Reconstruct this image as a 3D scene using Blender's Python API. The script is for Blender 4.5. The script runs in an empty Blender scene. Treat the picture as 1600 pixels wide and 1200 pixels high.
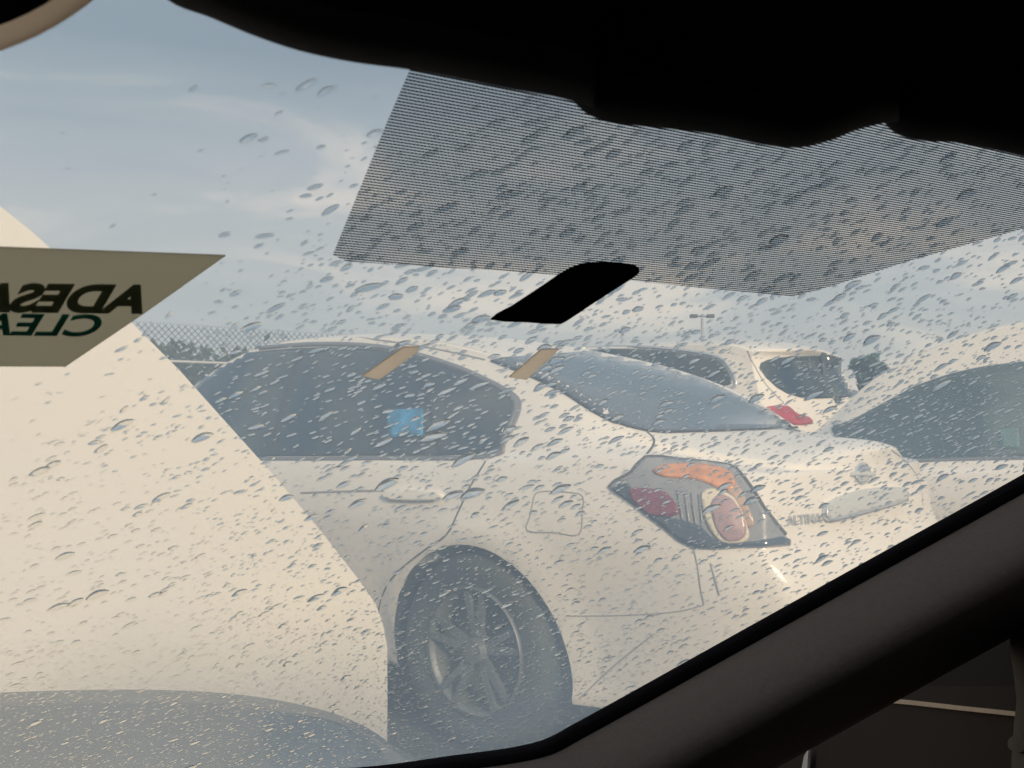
import bpy, bmesh, math, random
import numpy as np
from mathutils import Vector, Matrix
from mathutils.bvhtree import BVHTree
from mathutils.geometry import delaunay_2d_cdt

random.seed(7)
R = math.radians
SC = bpy.context.scene

# ------------------------------------------------------------------ camera
EYE = Vector((0, 0, 1.12))
FPX = 1600.0            # focal length in pixels of the 1600 px wide photograph
HOR = 652.0             # row of the horizon
PITCH = math.atan((HOR - 600) / FPX)
cam_d = bpy.data.cameras.new('camera')
cam_d.sensor_width = 36
cam_d.lens = 36 * FPX / 1600
cam_d.clip_start = 0.01
cam_d.clip_end = 3000
cam_d.dof.use_dof = True
cam_d.dof.focus_distance = 0.85
cam_d.dof.aperture_fstop = 36
cam = bpy.data.objects.new('camera', cam_d)
SC.collection.objects.link(cam)
cam.location = EYE
cam.rotation_euler = (R(90) + PITCH, 0, 0)
SC.camera = cam
CR = Matrix.Rotation(PITCH, 3, 'X')


def ray(px, py):
    """world direction through a point of the photograph, unit depth along the lens axis"""
    return CR @ Vector(((px - 800) / FPX, 1.0, (600 - py) / FPX))


def at(px, py, depth):
    return EYE + ray(px, py) * depth


# ------------------------------------------------------------------ world
SUN_EL, SUN_AZ = R(22), R(156)      # azimuth clockwise from +Y (view direction): behind the viewer, to the right
W = bpy.data.worlds.new('World')
SC.world = W
W.use_nodes = True
nt = W.node_tree
nt.nodes.clear()
N = nt.nodes.new
L = nt.links.new
out = N('ShaderNodeOutputWorld')
bg = N('ShaderNodeBackground')
bg.inputs['Strength'].default_value = 0.1
L(bg.outputs[0], out.inputs[0])
sky = N('ShaderNodeTexSky')
sky.sky_type = 'NISHITA'
sky.sun_disc = False
sky.sun_elevation = SUN_EL
sky.sun_rotation = SUN_AZ
sky.dust_density = 3
tc = N('ShaderNodeTexCoord')
sep = N('ShaderNodeSeparateXYZ')
L(tc.outputs['Generated'], sep.inputs[0])
# overcast layer: flat cloud deck colours by height, broken by stretched noise
ramp = N('ShaderNodeValToRGB')
L(sep.outputs['Z'], ramp.inputs[0])
cr = ramp.color_ramp
cr.elements[0].position = 0.0
cr.elements[0].color = (5.5, 5.1, 4.6, 1)
cr.elements[1].position = 1.0
cr.elements[1].color = (7.0, 7.3, 7.6, 1)
for p, c in ((0.06, (5.4, 5.1, 4.65, 1)), (0.16, (5.3, 5.05, 4.7, 1)), (0.24, (4.6, 4.6, 4.6, 1)), (0.33, (2.75, 3.2, 3.5, 1)), (0.45, (2.9, 3.4, 3.75, 1)), (0.62, (5.2, 5.4, 5.6, 1))):
    e = cr.elements.new(p)
    e.color = c
mp = N('ShaderNodeMapping')
mp.inputs['Scale'].default_value = (1.6, 1.6, 6.5)
L(tc.outputs['Generated'], mp.inputs[0])
n1 = N('ShaderNodeTexNoise')
n1.inputs['Scale'].default_value = 2.0
n1.inputs['Detail'].default_value = 9
n1.inputs['Roughness'].default_value = 0.55
n1.inputs['Distortion'].default_value = 0.6
L(mp.outputs[0], n1.inputs['Vector'])
cl = N('ShaderNodeValToRGB')
L(n1.outputs[0], cl.inputs[0])
cl.color_ramp.elements[0].position = 0.36
cl.color_ramp.elements[0].color = (0.85, 0.88, 0.92, 1)
cl.color_ramp.elements[1].position = 0.66
cl.color_ramp.elements[1].color = (1.50, 1.33, 1.18, 1)
e = cl.color_ramp.elements.new(0.53)
e.color = (1.0, 1.0, 1.0, 1)
mul = N('ShaderNodeMix')
mul.data_type = 'RGBA'
mul.blend_type = 'MULTIPLY'
mul.inputs['Factor'].default_value = 1
L(ramp.outputs[0], mul.inputs['A'])
L(cl.outputs[0], mul.inputs['B'])
mx = N('ShaderNodeMix')
mx.data_type = 'RGBA'
mx.inputs['Factor'].default_value = 0.88
L(sky.outputs[0], mx.inputs['A'])
L(mul.outputs['Result'], mx.inputs['B'])
L(mx.outputs['Result'], bg.inputs[0])

sd = bpy.data.lights.new('sun', 'SUN')
sd.energy = 2.7
sd.angle = R(12)
sd.color = (1.0, 0.76, 0.50)
sun = bpy.data.objects.new('sun', sd)
SC.collection.objects.link(sun)
sdir = Vector((math.sin(SUN_AZ) * math.cos(SUN_EL), math.cos(SUN_AZ) * math.cos(SUN_EL), math.sin(SUN_EL)))
sun.rotation_euler = sdir.to_track_quat('Z', 'Y').to_euler()
sun.location = (0, -5, 10)
vs = SC.view_settings
vs.view_transform = 'Standard'
vs.look = 'None'
vs.gamma = 1
vs.use_curve_mapping = False
vs.exposure = 0.25
cy = SC.cycles
cy.max_bounces = 12
cy.transparent_max_bounces = 24
cy.transmission_bounces = 8
cy.caustics_reflective = False
cy.caustics_refractive = True
cy.sample_clamp_indirect = 4


# ------------------------------------------------------------------ materials
def mat(name, base=(.5, .5, .5), rough=.5, metal=0, spec=.5, coat=0, noise=0, nscale=20, bump=0, bscale=60, trans=0, alpha=1):
    m = bpy.data.materials.new(name)
    m.use_nodes = True
    t = m.node_tree
    b = t.nodes['Principled BSDF']
    b.inputs['Base Color'].default_value = (*base, 1)
    b.inputs['Roughness'].default_value = rough
    b.inputs['Metallic'].default_value = metal
    b.inputs['Specular IOR Level'].default_value = spec
    b.inputs['Coat Weight'].default_value = coat
    b.inputs['Coat Roughness'].default_value = .06
    b.inputs['Transmission Weight'].default_value = trans
    b.inputs['Alpha'].default_value = alpha
    c = t.nodes.new('ShaderNodeTexCoord')
    if noise:
        n = t.nodes.new('ShaderNodeTexNoise')
        n.inputs['Scale'].default_value = nscale
        n.inputs['Detail'].default_value = 6
        t.links.new(c.outputs['Object'], n.inputs['Vector'])
        r = t.nodes.new('ShaderNodeMapRange')
        r.inputs[1].default_value = .3
        r.inputs[2].default_value = .7
        r.inputs[3].default_value = 1 - noise
        r.inputs[4].default_value = 1 + noise
        t.links.new(n.outputs[0], r.inputs[0])
        v = t.nodes.new('ShaderNodeVectorMath')
        v.operation = 'SCALE'
        v.inputs[0].default_value = base
        t.links.new(r.outputs[0], v.inputs['Scale'])
        t.links.new(v.outputs[0], b.inputs['Base Color'])
    if bump:
        n = t.nodes.new('ShaderNodeTexNoise')
        n.inputs['Scale'].default_value = bscale
        n.inputs['Detail'].default_value = 4
        t.links.new(c.outputs['Object'], n.inputs['Vector'])
        bp = t.nodes.new('ShaderNodeBump')
        bp.inputs['Strength'].default_value = bump
        bp.inputs['Distance'].default_value = .01
        t.links.new(n.outputs[0], bp.inputs['Height'])
        t.links.new(bp.outputs[0], b.inputs['Normal'])
    return m


M = {}
M['white'] = mat('white_paint', (.81, .765, .70), .5, coat=.25, noise=.025, nscale=3)
M['white2'] = mat('white_paint_pale', (.81, .76, .69), .4, coat=.4, noise=.02, nscale=3)
M['panelwhite'] = mat('white_panel_paint', (.84, .80, .73), .55, coat=.1, noise=.02, nscale=1.5)
M['glass'] = mat('car_window_glass', (.020, .026, .032), .08, spec=.55, noise=.95, nscale=2.2)
M['rearglass'] = mat('rear_window_glass', (.055, .07, .085), .12, spec=.9, coat=.6)
M['greenglass'] = mat('side_window_glass', (.04, .075, .07), .1, spec=.7, noise=.5, nscale=5)
M['trim'] = mat('window_trim', (.17, .175, .19), .35)
M['blacktrim'] = mat('black_rubber', (.02, .02, .022), .6)
M['seam'] = mat('panel_gap', (.09, .088, .085), .8)
M['softseam'] = mat('panel_gap_soft', (.34, .32, .30), .8)
M['liner'] = mat('wheel_well_liner', (.02, .032, .042), .9)
M['tyre'] = mat('tyre_rubber', (.050, .050, .046), .85, bump=.3, bscale=40)
M['rim'] = mat('silver_wheel_cover', (.15, .16, .17), .5, metal=.4, noise=.2, nscale=12)
M['rimdark'] = mat('wheel_dust_dark', (.085, .09, .078), .7, noise=.4, nscale=14)
M['amber'] = mat('amber_lens', (.66, .29, .13), .3, coat=.5, noise=.25, nscale=30)
M['peach'] = mat('pale_peach_lens', (.50, .34, .24), .3, coat=.5, noise=.15, nscale=25)
M['redlens'] = mat('dark_red_lens', (.20, .035, .06), .25, coat=.5, noise=.2, nscale=30)
M['pinklens'] = mat('pale_red_lens', (.44, .27, .27), .3, coat=.5)
M['lampgrey'] = mat('lamp_housing_grey', (.28, .28, .29), .3, coat=.6, noise=.15, nscale=12)
M['lampdark'] = mat('lamp_housing_dark', (.04, .055, .075), .25, coat=.6, noise=.2, nscale=12)
M['cream'] = mat('lamp_reflector_cream', (.72, .64, .50), .3)
M['red'] = mat('red_lens', (.42, .03, .04), .25, coat=.5, noise=.3, nscale=25)
M['chrome'] = mat('chrome', (.62, .63, .64), .25, metal=.7)
M['palegrey'] = mat('pale_grey_plate', (.55, .56, .55), .5)
M['blue'] = mat('bright_blue_sticker', (.03, .22, .42), .6, noise=.6, nscale=14)
M['teal'] = mat('pale_teal_sticker', (.10, .19, .18), .6)
M['hood'] = mat('dark_wet_hood_paint', (.06, .068, .066), .4, coat=.25, noise=.2, nscale=5, bump=.25, bscale=9)
M['cabinblack'] = mat('black_cabin_plastic', (.006, .005, .006), .95, spec=.05)
M['pillar'] = mat('pillar_trim_cloth', (.088, .070, .061), .9, spec=.1, noise=.08, nscale=220, bump=.1, bscale=700)
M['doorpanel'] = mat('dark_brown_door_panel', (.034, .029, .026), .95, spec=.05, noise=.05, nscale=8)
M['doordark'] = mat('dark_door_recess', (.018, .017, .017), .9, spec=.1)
M['tan'] = mat('tan_trim_strip', (.42, .34, .25), .7, noise=.1, nscale=80)
M['greyplastic'] = mat('grey_handle_plastic', (.055, .06, .062), .6)
M['reflection'] = mat('beige_reflection', (.68, .58, .46), .8)  # tint of reflections in the glass, put on thin strips
M['beigerim'] = mat('beige_rim_plastic', (.85, .78, .68), .8)
M['wire'] = mat('galvanised_wire', (.09, .09, .09), .6, metal=.3)
M['post'] = mat('galvanised_post', (.42, .43, .43), .5, metal=.3)
M['bark'] = mat('bark', (.09, .07, .05), .9, bump=.5, bscale=15)
M['leaf'] = mat('leaves_grey_green', (.055, .08, .045), .8, noise=.5, nscale=1.2)
M['leafteal'] = mat('leaves_blue_green', (.05, .10, .085), .8, noise=.5, nscale=1.2)
M['pole'] = mat('dark_pole_metal', (.06, .06, .065), .6)
M['asphalt'] = mat('asphalt', (.05, .05, .051), .85, noise=.3, nscale=2.5, bump=.6, bscale=120)
M['paintline'] = mat('faded_parking_paint', (.5, .46, .36), .8, noise=.25, nscale=14)
M['inkdark'] = mat('sticker_ink_dark_green', (.06, .07, .055), .8)
M['inkteal'] = mat('sticker_ink_teal', (.03, .16, .14), .8)


def two_tone(m, c1, c2, scale, lo=.40, hi=.60):
    t = m.node_tree
    b = t.nodes['Principled BSDF']
    c = t.nodes.new('ShaderNodeTexCoord')
    n = t.nodes.new('ShaderNodeTexNoise')
    n.inputs['Scale'].default_value = scale
    n.inputs['Detail'].default_value = 3
    n.inputs['Distortion'].default_value = .5
    r = t.nodes.new('ShaderNodeValToRGB')
    r.color_ramp.elements[0].position = lo
    r.color_ramp.elements[0].color = (*c1, 1)
    r.color_ramp.elements[1].position = hi
    r.color_ramp.elements[1].color = (*c2, 1)
    t.links.new(c.outputs['Object'], n.inputs['Vector'])
    t.links.new(n.outputs[0], r.inputs[0])
    t.links.new(r.outputs[0], b.inputs['Base Color'])


two_tone(M['glass'], (.006, .018, .034), (.055, .068, .060), 2.4)  # mottled colour stands in for sky and tree reflections
two_tone(M['greenglass'], (.02, .045, .045), (.085, .12, .105), 2.2)
two_tone(M['tyre'], (.02, .036, .050), (.06, .064, .056), 4.0)
two_tone(M['hood'], (.045, .052, .05), (.10, .085, .06), 3.0, .45, .75)  # tan patches put a reflection into the hood colour


# ------------------------------------------------------------------ object helpers
def link(o, parent=None, kind=None):
    SC.collection.objects.link(o)
    if parent is not None:
        o.parent = parent
    if kind:
        o['kind'] = kind
    return o


def mesh_obj(name, verts, faces, m, parent=None, smooth=True, kind=None, mi=None):
    me = bpy.data.meshes.new(name)
    me.from_pydata([tuple(v) for v in verts], [], [tuple(f) for f in faces])
    for k in (m if isinstance(m, (list, tuple)) else [m]):
        me.materials.append(k)
    if mi is not None:
        me.polygons.foreach_set('material_index', mi)
    if smooth:
        me.polygons.foreach_set('use_smooth', [True] * len(me.polygons))
    me.update()
    return link(bpy.data.objects.new(name, me), parent, kind)


def thing(name, label, cat, group=None, loc=(0, 0, 0)):
    o = bpy.data.objects.new(name, None)
    o.empty_display_size = .1
    o.location = loc
    o['label'] = label
    o['category'] = cat
    if group:
        o['group'] = group
    return link(o)


def keep(o, parent):
    """parent o (made in world space) to a thing whose matrix is not identity"""
    o.parent = parent
    o.matrix_parent_inverse = Matrix.Translation(parent.location).inverted()
    return o


def box_bm(bm, x0, x1, y0, y1, z0, z1):
    vs_ = [bm.verts.new(p) for p in ((x0, y0, z0), (x1, y0, z0), (x1, y1, z0), (x0, y1, z0), (x0, y0, z1), (x1, y0, z1), (x1, y1, z1), (x0, y1, z1))]
    for f in ((0, 3, 2, 1), (4, 5, 6, 7), (0, 1, 5, 4), (1, 2, 6, 5), (2, 3, 7, 6), (3, 0, 4, 7)):
        bm.faces.new([vs_[i] for i in f])


def bm_obj(name, bm, m, parent=None, smooth=False, kind=None):
    bmesh.ops.recalc_face_normals(bm, faces=bm.faces)
    me = bpy.data.meshes.new(name)
    bm.to_mesh(me)
    bm.free()
    me.materials.append(m)
    if smooth:
        me.polygons.foreach_set('use_smooth', [True] * len(me.polygons))
    return link(bpy.data.objects.new(name, me), parent, kind)


def tube_data(pts, r, n=6):
    """closed tube along a polyline -> verts, faces; r a number or a list"""
    pts = [Vector(p) for p in pts]
    V, F = [], []
    for i, p in enumerate(pts):
        d = (pts[min(i + 1, len(pts) - 1)] - pts[max(i - 1, 0)]).normalized()
        a = d.cross(Vector((0, 0, 1)))
        if a.length < .1:
            a = d.cross(Vector((1, 0, 0)))
        a.normalize()
        b = d.cross(a)
        rr = r[i] if isinstance(r, (list, tuple)) else r
        for k in range(n):
            t = 2 * math.pi * k / n
            V.append(p + a * math.cos(t) * rr + b * math.sin(t) * rr)
    for i in range(len(pts) - 1):
        for k in range(n):
            k2 = (k + 1) % n
            F.append((i * n + k, i * n + k2, (i + 1) * n + k2, (i + 1) * n + k))
    F.append(tuple(range(n))[::-1])
    F.append(tuple((len(pts) - 1) * n + k for k in range(n)))
    return V, F


def tube(name, pts, r, m, parent=None, n=6):
    V, F = tube_data(pts, r, n)
    return mesh_obj(name, V, F, m, parent)


def smooth_loop(pts, k=4, closed=True):
    P_ = [Vector((p[0], p[1])) for p in pts]
    n = len(P_)
    o = []
    for i in range(n if closed else n - 1):
        g = (lambda j: P_[j % n]) if closed else (lambda j: P_[max(0, min(n - 1, j))])
        p0, p1, p2, p3 = g(i - 1), g(i), g(i + 1), g(i + 2)
        for s in range(k):
            t = s / k
            o.append(.5 * ((2 * p1) + (p2 - p0) * t + (2 * p0 - 5 * p1 + 4 * p2 - p3) * t * t + (3 * p1 - p0 - 3 * p2 + p3) * t ** 3))
    if not closed:
        o.append(P_[-1])
    return [(p.x, p.y) for p in o]


def inside(p, poly):
    x, y = p
    c = False
    j = len(poly) - 1
    for i in range(len(poly)):
        xi, yi = poly[i]
        xj, yj = poly[j]
        if (yi > y) != (yj > y) and x < (xj - xi) * (y - yi) / (yj - yi) + xi:
            c = not c
        j = i
    return c


def resample(pts, step, closed=False):
    o = []
    n = len(pts)
    for i in range(n if closed else n - 1):
        a = Vector(pts[i][:2])
        b = Vector(pts[(i + 1) % n][:2])
        k = max(1, int((b - a).length / step))
        for s in range(k):
            o.append(tuple(a.lerp(b, s / k)))
    if not closed:
        o.append(tuple(pts[-1][:2]))
    return o


# ------------------------------------------------------------------ drawing on a body: photograph outline -> surface of a real body
class Surf:
    def __init__(self, objs):
        V, F = [], []
        for ob in objs:
            mw = ob.matrix_world if ob.parent is None else ob.parent.matrix_world @ ob.matrix_world
            b = len(V)
            V += [ob['_mw'] @ v.co if False else (self.mw(ob) @ v.co) for v in ob.data.vertices]
            F += [tuple(i + b for i in p.vertices) for p in ob.data.polygons]
        self.t = BVHTree.FromPolygons(V, F)

    @staticmethod
    def mw(ob):
        m = ob.matrix_basis.copy()
        p = ob.parent
        while p is not None:
            m = p.matrix_basis @ m
            p = p.parent
        return m

    def hit(self, px, py, fb=None):
        d = ray(px, py)
        co, no, i, di = self.t.ray_cast(EYE, d.normalized())
        if co is None:
            if fb is None:
                return None
            co, no, i, di = self.t.find_nearest(EYE + d * fb)
        if no.dot(d) > 0:
            no = -no
        return co, no


def patch(name, poly, surf, m, parent, off=.003, step=7, smooth=True, skirt=.006, k=4, dome=0.0, label=None, closed_smooth=True):
    """a plate whose outline is poly, laid on surf and standing `off` proud of it, with a rim"""
    pl = smooth_loop(poly, k) if closed_smooth else list(poly)
    b = resample(pl, step, True)
    xs = [p[0] for p in b]
    ys = [p[1] for p in b]
    pts = list(b)
    y = min(ys) + step * .5
    bb = [Vector(p) for p in b]
    while y < max(ys):
        x = min(xs) + step * .5
        while x < max(xs):
            if inside((x, y), b) and min((q - Vector((x, y))).length_squared for q in bb) > (step * .45) ** 2:
                pts.append((x, y))
            x += step
        y += step
    n = len(b)
    r = delaunay_2d_cdt([Vector(p) for p in pts], [(i, (i + 1) % n) for i in range(n)], [], 1, 1e-4)
    vs2, es2, fs2 = r[0], r[1], r[2]
    hits = [surf.hit(*p) for p in vs2]
    ds = [(h[0] - EYE).dot(CR @ Vector((0, 1, 0))) for h in hits if h]
    md = sum(ds) / max(1, len(ds)) if ds else 3
    V = []
    for p, h in zip(vs2, hits):
        if h is None:
            h = surf.hit(p.x, p.y, md)
        o_ = off
        if dome:
            dd = min((q - p).length for q in bb)
            o_ += dome * min(1, dd / 25.0)
        V.append((h[0] + h[1] * o_, h[1]))
    F = [tuple(f) for f in fs2]
    # drop torn faces
    F = [f for f in F if max((V[f[a]][0] - V[f[a - 1]][0]).length for a in range(len(f))) < .5]
    cnt = {}
    for f in F:
        for a in range(len(f)):
            e_ = (f[a - 1], f[a])
            cnt.setdefault(tuple(sorted(e_)), []).append(e_)
    verts = [v[0] for v in V]
    skv = {}
    for kx, es in list(cnt.items()):
        if len(es) == 1:
            for v in kx:
                if v not in skv:
                    skv[v] = len(verts)
                    verts.append(V[v][0] - V[v][1] * (skirt + off))
            a, c = es[0]
            F.append((c, a, skv[a], skv[c]))
    inv = Surf.mw(parent).inverted() if parent else Matrix()
    o = mesh_obj(name, [inv @ v for v in verts], F, m, parent, smooth)
    bmx = bmesh.new()
    bmx.from_mesh(o.data)
    bmesh.ops.recalc_face_normals(bmx, faces=bmx.faces)
    bmx.to_mesh(o.data)
    bmx.free()
    if label:
        o['label'] = label
    return o


def seam(name, pts, surf, m, parent, w=.004, off=.0015, k=4, step=6):
    b = resample(smooth_loop(pts, k, False), step)
    H = [surf.hit(*p) for p in b]
    H = [h for h in H if h]
    inv = Surf.mw(parent).inverted()
    V, F = [], []
    for i, (c, nn) in enumerate(H):
        d = H[min(i + 1, len(H) - 1)][0] - H[max(i - 1, 0)][0]
        s = d.cross(nn).normalized() * w * .5
        for q in (c + s + nn * off, c - s + nn * off, c - s - nn * .004, c + s - nn * .004):
            V.append(inv @ q)
    for i in range(len(H) - 1):
        if (H[i][0] - H[i + 1][0]).length > .25:
            continue
        for k_ in range(4):
            k2 = (k_ + 1) % 4
            F.append((i * 4 + k_, i * 4 + k2, i * 4 + 4 + k2, i * 4 + 4 + k_))
    return mesh_obj(name, V, F, m, parent)


def text_mesh(body, size, depth=.0, bold=.0):
    c = bpy.data.curves.new('t', 'FONT')
    c.body = body
    c.size = size
    c.extrude = depth
    c.offset = bold
    o = bpy.data.objects.new('t', c)
    me = bpy.data.meshes.new_from_object(o)
    r = ([v.co.copy() for v in me.vertices], [tuple(p.vertices) for p in me.polygons])
    bpy.data.objects.remove(o)
    return r


# ------------------------------------------------------------------ car hull
def smap(tab, x):
    xs = [a for a, _ in tab]
    ys = [b for _, b in tab]
    # monotone-ish cubic through the table
    if x <= xs[0]:
        return ys[0]
    if x >= xs[-1]:
        return ys[-1]
    for i in range(len(xs) - 1):
        if x <= xs[i + 1]:
            break
    h = xs[i + 1] - xs[i]
    t = (x - xs[i]) / h
    sl = lambda j: (ys[j + 1] - ys[j]) / (xs[j + 1] - xs[j])

    def tang(j):
        if j == 0:
            return sl(0)
        if j == len(xs) - 1:
            return sl(len(xs) - 2)
        a, b = sl(j - 1), sl(j)
        return 0 if a * b < 0 else (a + b) / 2
    m0, m1 = tang(i) * h, tang(i + 1) * h
    t2, t3 = t * t, t ** 3
    return (2 * t3 - 3 * t2 + 1) * ys[i] + (t3 - 2 * t2 + t) * m0 + (-2 * t3 + 3 * t2) * ys[i + 1] + (t3 - t2) * m1


SEDAN = dict(
    x0=-.97, x1=3.70, wb=2.776, wr=.33, arch=.392,
    ztop=[(-.97, 1.045), (-.75, 1.065), (-.50, 1.11), (-.2, 1.255), (.15, 1.38), (.5, 1.455), (.9, 1.497), (1.3, 1.515), (1.6, 1.50), (1.9, 1.425), (2.2, 1.285), (2.55, 1.06), (3.0, .98), (3.4, .87), (3.7, .70)],
    zsh=[(-.97, .975), (-.5, 1.005), (0, .985), (1, .955), (2, .925), (2.6, .92), (3.2, .84), (3.7, .62)],
    ysh=[(-.97, .66), (-.8, .735), (-.5, .79), (0, .825), (1, .845), (2, .845), (2.8, .80), (3.3, .72), (3.7, .5)],
    ymx=[(-.97, .72), (-.8, .815), (-.5, .87), (0, .893), (1, .897), (2.8, .893), (3.2, .85), (3.5, .74), (3.7, .55)],
    yr=[(-.97, .46), (-.75, .54), (-.5, .63), (-.2, .64), (.2, .61), (.6, .58), (1.3, .58), (1.8, .585), (2.2, .61), (2.55, .66), (3.0, .66), (3.7, .42)],
    drop=[(-.97, .075), (-.6, .06), (-.3, .03), (.2, .035), (1.2, .055), (2.0, .06), (2.55, .05), (3.7, .04)],
    face=[(.2, -1.0), (.32, -1.055), (.45, -1.075), (.62, -1.07), (.68, -1.055), (.72, -1.01), (.85, -.985), (.97, -.965), (1.03, -.975), (1.06, -.96), (1.5, -.9)],
    bow=.11)
SUV = dict(
    x0=-.80, x1=3.5, wb=2.65, wr=.36, arch=.40,
    ztop=[(-.8, 1.60), (-.6, 1.655), (-.2, 1.685), (.5, 1.70), (1.2, 1.70), (1.6, 1.66), (2.0, 1.5), (2.45, 1.16), (3.0, 1.06), (3.5, .8)],
    zsh=[(-.8, 1.04), (0, 1.04), (1, 1.02), (2, 1.0), (2.6, .98), (3.5, .7)],
    ysh=[(-.8, .70), (-.5, .79), (0, .83), (2, .84), (2.8, .8), (3.5, .5)],
    ymx=[(-.8, .78), (-.5, .87), (0, .91), (2.8, .9), (3.5, .6)],
    yr=[(-.8, .60), (-.5, .62), (0, .60), (1.4, .60), (2.0, .62), (2.5, .68), (3.5, .45)],
    drop=[(-.8, .05), (1.5, .06), (3.5, .04)],
    face=[(.2, -.88), (.45, -.98), (.7, -.98), (.85, -.93), (1.05, -.90), (1.3, -.82), (1.55, -.74), (1.64, -.80), (1.8, -.75)],
    bow=.06)


def hull(name, T, parent, m, flare=.02):
    NX = 110
    xs = [T['x0'] + (T['x1'] - T['x0']) * i / NX for i in range(NX + 1)]
    secs = []
    for x in xs:
        zt, zs, ys, ym, yr = (smap(T[k], x) for k in ('ztop', 'zsh', 'ysh', 'ymx', 'yr'))
        zr = zt - smap(T['drop'], x)
        zs = min(zs, zr - .02)
        yr = min(yr, ys - .02)
        zm = .60
        fr = max(0, min(1, (x - (T['x1'] - .5)) / .5))
        key = [(ym - .16, .20), (ym - .07, .215), (ym - .060, .27), (ym - .040, .40), (ym - .014, .58), (ym, .72), (ym - .006, .80), (ym - .022, .87), (ys + (ym - ys) * .30, zs - .045), (ys, zs - .010), (ys - .022, zs + .004)]
        ybase = ys - .026
        hh = zr - zs
        for t in (.12, .3, .5, .7, .88):
            yy = ybase + (yr - ybase) * (t ** 1.15)
            key.append((yy, zs + .004 + (hh - .02) * t))
        for a in (0, 30, 55, 75):
            key.append((yr - .035 + .035 * math.cos(R(a)) - .0, zr - .012 + .022 * math.sin(R(a))))
        ye, ze = key[-1]
        for t in (.2, .4, .6, .8, 1.0):
            key.append((ye * (1 - t), ze + (zt - ze) * (1 - (1 - t) ** 2)))
        # resample body part finer
        secs.append(key)
    nk = len(secs[0])
    # densify across the section
    K = []
    for i in range(nk - 1):
        K += [i, i + .5]
    K.append(nk - 1)
    Vt = []

    def shape(x, y, z):
        w = max(0, min(1, (T['x0'] + .42 - x) / .42))
        w = w * w * (3 - 2 * w)
        x2 = x + w * (smap(T['face'], z) - T['x0'])
        if flare:
            for cx in (0, T['wb']):
                r_ = math.hypot(x - cx, z - T['wr'])
                if y > .5 and r_ < .6:
                    y += flare * math.exp(-((r_ - .39) / .055) ** 2)
        return (x2, y, z)
    rows = []
    for x, key in zip(xs, secs):
        row = []
        for k in K:
            i = int(k)
            if k == i:
                y, z = key[i]
            else:
                p0, p1, p2, p3 = key[max(0, i - 1)], key[i], key[i + 1], key[min(nk - 1, i + 2)]
                y = (-p0[0] + 9 * p1[0] + 9 * p2[0] - p3[0]) / 16
                z = (-p0[1] + 9 * p1[1] + 9 * p2[1] - p3[1]) / 16
            row.append(shape(x, y, z))
        rows.append(row)
    # end caps: rows shrinking towards the centre line, bowed outwards
    caps_r, caps_f = [], []
    for s in (1 - .04, .9, .8, .65, .5, .3, .15, .0001):
        b_ = T['bow'] * (1 - s ** 2.2)
        caps_r.append([(p[0] - b_ * min(1, p[1] / .3), p[1] * s, p[2]) for p in rows[0]])
        caps_f.append([(p[0] + 1.2 * b_ * min(1, p[1] / .3), p[1] * s, p[2]) for p in rows[-1]])
    rows = caps_r[::-1] + rows + caps_f
    V, F = [], []
    n = len(rows[0])
    for side in (1, -1):
        base = len(V)
        for row in rows:
            V += [(p[0], p[1] * side, p[2]) for p in row]
        for i in range(len(rows) - 1):
            for j in range(n - 1):
                q = (base + i * n + j, base + i * n + j + 1, base + (i + 1) * n + j + 1, base + (i + 1) * n + j)
                F.append(q if side == 1 else q[::-1])
    # floor pan
    for i in range(len(rows) - 1):
        a, b2 = i * n, (i + 1) * n
        c, d = len(rows) * n + a, len(rows) * n + b2
        F.append((a, b2, d, c))
    o = mesh_obj(name, V, F, [m, M['liner']], None)
    bm = bmesh.new()
    bm.from_mesh(o.data)
    bmesh.ops.remove_doubles(bm, verts=bm.verts, dist=.0012)
    bmesh.ops.dissolve_degenerate(bm, edges=bm.edges, dist=1e-5)
    bmesh.ops.recalc_face_normals(bm, faces=bm.faces)
    bm.to_mesh(o.data)
    bm.free()
    # wheel openings
    cb = bmesh.new()
    for cx in (0, T['wb']):
        for s in (1, -1):
            mt = Matrix.Translation((cx, s * .95, T['wr'] - .030)) @ Matrix.Rotation(R(90), 4, 'X')
            bmesh.ops.create_cone(cb, cap_ends=True, segments=72, radius1=T['arch'], radius2=T['arch'], depth=.62, matrix=mt)
            mt2 = Matrix.Translation((cx, s * .95, 0.0))
            bmesh.ops.create_cube(cb, size=1, matrix=mt2 @ Matrix.Diagonal((T['arch'] * 1.96, .62, T['wr'] * 2, 1)))
    cm = bpy.data.meshes.new('cut')
    cb.to_mesh(cm)
    cb.free()
    co = link(bpy.data.objects.new('cut', cm))
    md = o.modifiers.new('b', 'BOOLEAN')
    md.operation = 'DIFFERENCE'
    md.object = co
    md.solver = 'EXACT'
    md.use_self = True
    dg = bpy.context.evaluated_depsgraph_get()
    me = bpy.data.meshes.new_from_object(o.evaluated_get(dg))
    o.modifiers.clear()
    o.data = me
    bpy.data.objects.remove(co)
    if len(me.materials) < 2:
        me.materials.clear()
        me.materials.append(m)
        me.materials.append(M['liner'])
    for p in me.polygons:
        c = p.center
        p.material_index = 0
        wz = T['wr'] - .035
        p.use_smooth = True
        for cx in (0, T['wb']):
            if math.hypot(c.x - cx, c.z - wz) < T['arch'] + .0035 and abs(abs(p.normal.y)) < .3 and .3 < abs(c.y) < .9 and abs(p.normal.z) + abs(p.normal.x) > .5:
                p.material_index = 1
            if math.hypot(c.x - cx, c.z - wz) < T['arch'] + .003 and abs(c.y) < .7:
                p.material_index = 1
    bm = bmesh.new()
    bm.from_mesh(me)
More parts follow.
